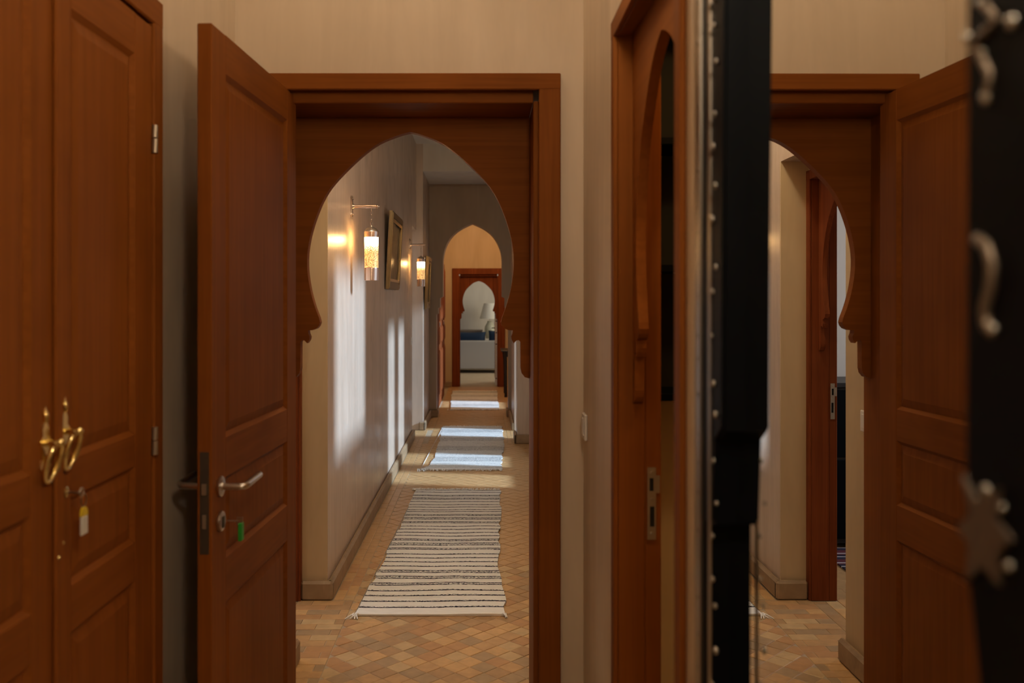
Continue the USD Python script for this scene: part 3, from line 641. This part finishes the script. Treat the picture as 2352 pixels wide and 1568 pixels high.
# ------------------------------------------------------------------ rugs
cream = None
rug_m = mat('striped_weave', {
    'g': ('geometry', {}), 'a': ('attribute', {'attribute': 'stripe'}), 'm': ('mapping', {'scale': (75, 190, 1)}),
    'n': ('noise_texture', {'scale': 1.0, 'detail': 2.0}), 'm2': ('mapping', {'scale': (14, 120, 1)}), 'n2': ('noise_texture', {'scale': 1.0, 'detail': 2.0}),
    's': ('math', {'math_type': 'subtract'}), 'k': ('math', {'math_type': 'multiply', 'value2': 7.0, 'use_clamp': True}),
    'c': ('rgb_ramp', {'ramp': [(0.3, (0.82, 0.80, 0.735)), (0.7, (0.92, 0.90, 0.835))]}),
    'x': ('mix_color', {'b': (0.020, 0.018, 0.030)}), 'b': ('bump', {'strength': 0.3, 'distance': 0.004}), 'p': ('principled_bsdf', {'roughness': 0.95, 'specular_ior_level': 0.1})},
    [('g.position', 'm.vector'), ('m.vector', 'n.vector'), ('g.position', 'm2.vector'), ('m2.vector', 'n2.vector'), ('a.fac', 's.value1'), ('n.fac', 's.value2'), ('s.value', 'k.value1'),
     ('n2.fac', 'c.fac'), ('c.color', 'x.a'), ('k.value', 'x.fac'), ('x.result', 'p.base_color'), ('n2.fac', 'b.height'), ('b.normal', 'p.normal')])
thread_m = plain('rug_thread', (0.88, 0.84, 0.76), 0.95, 0, 0.1)
def rug(label, rows, stripes, seed, ends):
    """rows: (y, x_left, x_right) from the near end; stripes: (y, half width, darkness)"""
    t = thing('rug', label, 'rug', (0, 0, 0))
    rows = np.array(rows); step = 0.005
    ys = np.arange(rows[0, 0], rows[-1, 0], step); nx = 22
    xl = np.interp(ys, rows[:, 0], rows[:, 1]) + (meshkit.noise(np.stack([ys * 9, ys * 0, ys * 0 + seed], -1)) - 0.5) * 0.02
    xr = np.interp(ys, rows[:, 0], rows[:, 2]) + (meshkit.noise(np.stack([ys * 9, ys * 0 + 5, ys * 0 + seed], -1)) - 0.5) * 0.02
    u = np.linspace(0, 1, nx)
    X = xl[:, None] + (xr - xl)[:, None] * u; Y = np.repeat(ys[:, None], nx, 1)
    Zt = 0.0075 + 0.006 * meshkit.noise(np.stack([X * 4, Y * 4, X * 0 + seed], -1))
    wob = (meshkit.noise(np.stack([X * 6, Y * 1.2, X * 0 + seed + 3], -1)) - 0.5) * 0.016
    dark = np.zeros_like(X)
    for y, hw, d in stripes: dark = np.maximum(dark, d * (np.abs(Y + wob - y) < hw))
    n = len(ys); idx = np.arange(n * nx).reshape(n, nx)
    q = np.stack([idx[:-1, :-1], idx[:-1, 1:], idx[1:, 1:], idx[1:, :-1]], -1).reshape(-1, 4)
    top = np.stack([X, Y, Zt], -1).reshape(-1, 3); bot = np.stack([X, Y, X * 0 + 0.0015], -1).reshape(-1, 3)
    N = n * nx; f = [q, q[:, ::-1] + N]
    loop = list(idx[0, :]) + list(idx[1:, -1]) + list(idx[-1, -2::-1]) + list(idx[-2:0, 0])
    lp_ = np.array(loop); l2 = np.roll(lp_, -1)
    f.append(np.stack([lp_, lp_ + N, l2 + N, l2], -1))
    m = usdkit.mesh(stage, numbered(path_of(t), 'weave'), (np.vstack([top, bot]), np.vstack(f)), rug_m, smooth=False)
    UsdGeom.PrimvarsAPI(m).CreatePrimvar('stripe', Sdf.ValueTypeNames.FloatArray, 'vertex').Set(Vt.FloatArray.FromNumpy(np.concatenate([dark.ravel(), dark.ravel()]).astype(np.float32)))
    cords = []
    r = random.Random(seed)
    for yy, x0, x1, d, count, ln in ends:
        for k in range(count):
            x = x0 + (x1 - x0) * (k + r.random() * 0.8) / count; a = r.uniform(-0.6, 0.6); L = ln * r.uniform(0.6, 1.2)
            p = [(x, yy - d * 0.006, 0.010), (x + a * L * 0.4, yy + d * L * 0.45, 0.011 + 0.006 * r.random()), (x + a * L + r.uniform(-0.008, 0.008), yy + d * L, 0.005)]
            cords.append(tube(p, [0.0042, 0.0036, 0.0026], 6))
    if cords: data(obj('fringe', cat(cords), thread_m, t, True), kind='stuff', label='loose cream fringe threads')
    return t
def st_from(yc):  # the first rug's stripes, from near to far, as distances
    return 3157.0 / (850 + yc / 2.184 - 688)
single = [1195, 1165, 1137, 1112, 990, 968, 948, 930, 838, 822, 805, 790, 715, 705, 692, 680, 665, 618, 608]
bands = [(1080, .020), (1047, .024), (1017, .022), (905, .018), (881, .030), (859, .022), (770, .022), (750, .030), (733, .022), (650, .028), (635, .02)]
st = [(st_from(y), 0.0130, 0.54) for y in single] + [(st_from(y) - 0.006, 0.0048, 0.88) for y in single] + [(st_from(y), w * 0.9, 0.555) for y, w in bands] + [(st_from(y) + w * 0.95, 0.0045, 0.80) for y, w in bands] + [(st_from(y) - w * 0.95, 0.0045, 0.80) for y, w in bands]
rug('long cream striped rug nearest the doorway', [(4.345, -0.622, 0.100), (4.6, -0.607, 0.095), (5.2, -0.58, 0.075), (6.0, -0.56, 0.095), (6.6, -0.55, 0.115), (7.19, -0.535, 0.117)], st, 3,
    [(4.347, -0.625, -0.60, -1, 5, 0.05), (4.347, 0.085, 0.10, -1, 4, 0.035), (7.185, -0.545, 0.12, 1, 60, 0.06), (7.19, -0.57, -0.53, 1, 6, 0.06)])
def regular(y0, y1, seed):
    r = random.Random(seed); out = []; y = y0 + 0.07; k = 0
    while y < y1 - 0.05:
        if k % 8 in (5, 6, 7): out += [(y, 0.022, 0.555), (y + 0.024, 0.0045, 0.80), (y - 0.024, 0.0045, 0.80)]; y += 0.085
        else: out += [(y, 0.013, 0.53), (y - 0.006, 0.0048, 0.88)]; y += 0.072
        k += 1
    return out
rug('middle cream striped rug curving in front of the plaster arch', [(8.06, -0.56, 0.150), (8.3, -0.50, 0.150), (8.7, -0.48, 0.16), (9.2, -0.475, 0.185), (9.9, -0.487, 0.20), (10.8, -0.503, 0.20)], regular(8.06, 10.8, 1), 8,
    [(8.065, -0.56, 0.15, -1, 44, 0.055), (8.065, -0.60, -0.54, -1, 6, 0.07), (10.79, -0.5, 0.2, 1, 30, 0.04)])
rug('farthest striped rug in front of the farthest doorway', [(12.45, -0.478, 0.195), (13.2, -0.49, 0.19), (14.2, -0.52, 0.19), (15.0, -0.528, 0.20)], regular(12.45, 15.0, 2), 12,
    [(12.455, -0.52, 0.22, -1, 36, 0.06), (14.99, -0.52, 0.2, 1, 30, 0.03)])

# ------------------------------------------------------------------ room behind the arch
cc = thing('carved_closet', 'reddish carved wooden closet doors along the left of the arch room', 'closet', (-0.683, 12.06, 0), 0)
obj('carcass', bx(-0.05, 0.003, 0.0, 2.42, 0, 2.12), wood_far, cc)
for k in range(4):
    y0 = 0.02 + k * 0.60
    p = part('door', cc)
    o = sbox(y0, 0.10, y0 + 0.58, 2.05)
    obj('leaf', prism_x(o, 0.004, 0.045), wood_far, p)
    for z0, z1 in ((0.18, 0.80), (0.88, 1.12), (1.20, 1.98)):
        obj('panel', raised(0, 0.42, z0, z1, 0.004, 0.014, 0.04).apply_transform(trimesh.transformations.rotation_matrix(math.pi / 2, (0, 0, 1))).apply_translation((0.048, y0 + 0.08, 0)), wood_far, p)
    obj('ring', tube([(0.058, y0 + (0.53 if k % 2 == 0 else 0.05) + 0.02 * math.sin(a), 1.16 + 0.03 * math.cos(a)) for a in np.linspace(0, 2 * math.pi, 17)[:-1]], 0.004, 8, True), bronze, p, 50)
obj('plinth', bx(0.002, 0.04, 0.0, 2.42, 0, 0.098), wood_far, cc)

ct = thing('console_table', 'black console table at the right of the arch room', 'table', (0.485, 14.35, 0), 0)
obj('tabletop', bev(-0.235, 0.125, -0.30, 0.42, 0.695, 0.72, 0.005), black_wood, ct)
obj('apron', bx(-0.19, 0.10, -0.26, 0.38, 0.62, 0.6945), black_wood, ct)
for x, y in ((-0.165, -0.24), (-0.165, 0.36), (0.085, -0.24), (0.085, 0.36)):
    obj('leg', tube([(x, y, 0.0), (x, y, 0.3), (x - 0.005, y, 0.55), (x - 0.015, y, 0.694)], [0.022, 0.02, 0.026, 0.034], 10), black_wood, ct, True)

# far doorway leaf, opened back into the living room
d2 = sthing('door_2', 'door leaf standing open in the farthest doorway, reflected daylight put into its pale colour', 'door', (DX + DH - 0.019, DY + 0.24, 0.004), 90)
pale = plain('pale_door_edge', (0.60, 0.60, 0.64), 0.35)  # pale colour stands in for daylight reflected off the far door leaf
obj('leaf', bev(0, 0.74, -0.018, 0.018, 0, 1.93, 0.003), pale, d2)
for gx in (0.16, 0.50): obj('groove_strip', bev(gx, gx + 0.07, 0.018, 0.022, 0.1, 1.85, 0.001), wood_far, d2)
obj('edge_strip', bev(-0.003, 0.0, -0.012, 0.012, 0.02, 1.28, 0.001), pale, d2, label='strip on the door edge, coloured pale as reflected daylight')
obj('handle', cat([rod((0.06, 0.016, 1.0), (0.06, 0.075, 1.0), 0.009), rod((0.06, 0.07, 1.0), (0.17, 0.07, 1.0), 0.009)]), dark_steel, d2, 40)
for z in (0.12, 0.72, 0.92, 1.12): obj('bolt', sph((-0.004, 0, z), 0.012, 1, (0.4, 1, 1)), black_hole, d2)

# ------------------------------------------------------------------ living room
so = thing('sofa', 'grey sofa seen from behind through the farthest doorway', 'sofa', (-0.3, 18.72, 0))
obj('back', bev(-0.95, 0.95, 0, 0.2, 0.08, 0.66, 0.02), fabric_grey, so)
obj('seat', bev(-0.75, 0.75, 0.2, 0.88, 0.08, 0.44, 0.03), fabric_grey, so)
for s in (-1, 1):
    a, b = sorted((s * 0.75, s * 0.95)); obj('arm', bev(a, b, 0.2, 0.9, 0.08, 0.58, 0.03), fabric_grey, so)
for x in (-0.88, 0.88):
    for y in (0.06, 0.82): obj('foot', bx(x - 0.03, x + 0.03, y - 0.03, y + 0.03, -0.004, 0.08), black_wood, so)
def cushion(label, x, w, h, rot):
    t = thing('cushion', label, 'cushion', (x, 19.05, 0.445), rot)
    u, v = np.meshgrid(np.linspace(-1, 1, 15), np.linspace(-1, 1, 15), indexing='ij')
    e = np.sqrt(np.clip((1 - u ** 4) * (1 - v ** 4), 0, 1)); ob = []
    for s in (-1, 1):
        pts = np.stack([u * w / 2 * (1 - 0.06 * (1 - v ** 2)), s * 0.075 * e, h / 2 + v * h / 2 * (1 - 0.08 * (1 - u ** 2))], -1).reshape(-1, 3)
        i = np.arange(225).reshape(15, 15); q = np.stack([i[:-1, :-1], i[1:, :-1], i[1:, 1:], i[:-1, 1:]], -1).reshape(-1, 4)
        q = q if s < 0 else q[:, ::-1]
        ob.append(trimesh.Trimesh(pts, np.vstack([q[:, [0, 1, 2]], q[:, [0, 2, 3]]]), process=False))
    m = cat(ob); m.merge_vertices(); obj('pillow', m, fabric_blue, t, True)
cushion('wide dark blue cushion along the sofa back', -0.31, 0.66, 0.39, 2)
cushion('narrow dark blue cushion on the sofa below the lamp', 0.24, 0.34, 0.42, -8)
sb = thing('sideboard', 'low brown sideboard against the living room wall', 'sideboard', (-0.62, 20.2, 0))
obj('body', bev(-0.75, 0.55, 0, 0.38, 0.06, 0.80, 0.006), plain('sideboard_brown', (0.14, 0.10, 0.075), 0.5), sb)
obj('top', bev(-0.77, 0.57, -0.02, 0.385, 0.80, 0.83, 0.006), plain('sideboard_top', (0.19, 0.14, 0.10), 0.4), sb)
for x in (-0.7, 0.5): obj('foot', bx(x - 0.03, x + 0.03, 0.05, 0.33, -0.004, 0.06), black_wood, sb)
et = thing('side_table', 'pale side table carrying the lamp behind the sofa', 'table', (0.105, 20.15, 0))
obj('top', bev(-0.11, 0.3, -0.2, 0.2, 0.62, 0.65, 0.004), pl_white, et)
for x in (-0.08, 0.27):
    for y in (-0.17, 0.17): obj('leg', bx(x - 0.015, x + 0.015, y - 0.015, y + 0.015, -0.004, 0.62), pl_white, et)
tl = thing('table_lamp', 'table lamp with white shade and cream vase base behind the sofa', 'lamp', (0.105, 20.1, 0.652))
obj('base', lathe([(0, 0), (0.07, 0), (0.075, 0.015), (0.10, 0.08), (0.118, 0.18), (0.11, 0.26), (0.07, 0.33), (0.05, 0.36), (0.055, 0.38), (0, 0.38)], 32), ceramic, tl, 40)
obj('stem', rod((0, 0, 0.378), (0, 0, 0.50), 0.008), bronze, tl, 40)
obj('shade', lathe([(0.225, 0.43), (0.13, 0.77), (0.127, 0.77), (0.222, 0.43), (0.225, 0.43)], 40), shade_m, tl, 40)
obj('finial', cat([rod((0, 0, 0.498), (0, 0, 0.75), 0.004), rod((-0.125, 0, 0.75), (0.125, 0, 0.75), 0.003)]), bronze, tl, 40)

# ------------------------------------------------------------------ bedroom glimpsed in the mirror
ch = thing('chest_of_drawers', 'black chest of drawers in the bedroom seen in the mirror', 'chest of drawers', (-1.80, 5.52, 0))
obj('body', bev(-0.55, 0.55, 0, 0.42, 0.03, 0.97, 0.004), black_wood, ch); obj('top', bev(-0.57, 0.57, -0.02, 0.43, 0.97, 1.0, 0.004), black_wood, ch)
for k, (z0, z1) in enumerate(((0.06, 0.535), (0.55, 0.955))):
    d = part('drawer', ch)
    obj('front', bev(-0.53, 0.53, -0.012, -0.001, z0, z1, 0.003), black_lac, d)
    for x in (-0.25, 0.25): obj('knob', sph((x, -0.022, (z0 + z1) / 2), 0.013), bronze, d, True)
for x in (-0.5, 0.5): obj('foot', bx(x - 0.03, x + 0.03, 0.02, 0.4, -0.004, 0.03), black_wood, ch)
rug_d = mat('dark_stripe_rug', {'g': ('geometry', {}), 's': ('separate_xyz', {}), 'k': ('math', {'math_type': 'multiply', 'value2': 5.2}), 'fr': ('math', {'math_type': 'fraction'}),
    'r': ('rgb_ramp', {'ramp': [(0.0, (0.10, 0.012, 0.02)), (0.3, (0.016, 0.012, 0.03)), (0.55, (0.55, 0.5, 0.5)), (0.62, (0.016, 0.012, 0.03)), (0.8, (0.10, 0.012, 0.02)), (0.9, (0.5, 0.46, 0.46))], 'interpolate': False}), 'p': ('principled_bsdf', {'roughness': 0.95})},
    [('g.position', 's.vector'), ('s.y', 'k.value1'), ('k.value', 'fr.value1'), ('fr.value', 'r.fac'), ('r.color', 'p.base_color')])
rb = thing('bedroom_rug', 'dark striped rug with white fringe in the bedroom seen in the mirror', 'rug', (0, 0, 0))
obj('weave', bev(-2.3, -1.30, 5.02, 5.50, 0.001, 0.010, 0.002), rug_d, rb)
rr_ = random.Random(4)
data(obj('fringe', cat([tube([(x, 5.03, 0.008), (x + rr_.uniform(-.03, .03), 4.98, 0.012), (x + rr_.uniform(-.05, .05), 4.93, 0.004)], [0.004, 0.004, 0.003], 6) for x in np.linspace(-2.28, -1.32, 90)]), thread_m, rb, True), kind='stuff', label='white fringe threads')

# ------------------------------------------------------------------ side room through the right doorway
su = thing('shelf_unit', 'black wall shelf unit glimpsed through the right doorway', 'shelf', (0.46, 2.80, 1.19))
obj('back', bx(0.002, 0.92, 0.235, 0.255, 0, 1.35), black_hole, su)
for x in (0.0, 0.90): obj('side', bev(x, x + 0.02, 0, 0.235, 0, 1.35, 0.002), black_wood, su)
for z in (0.0, 0.395, 0.785, 1.175): obj('shelf', bev(0.0205, 0.8995, 0.004, 0.2345, z, z + 0.022, 0.002), black_lac, su)
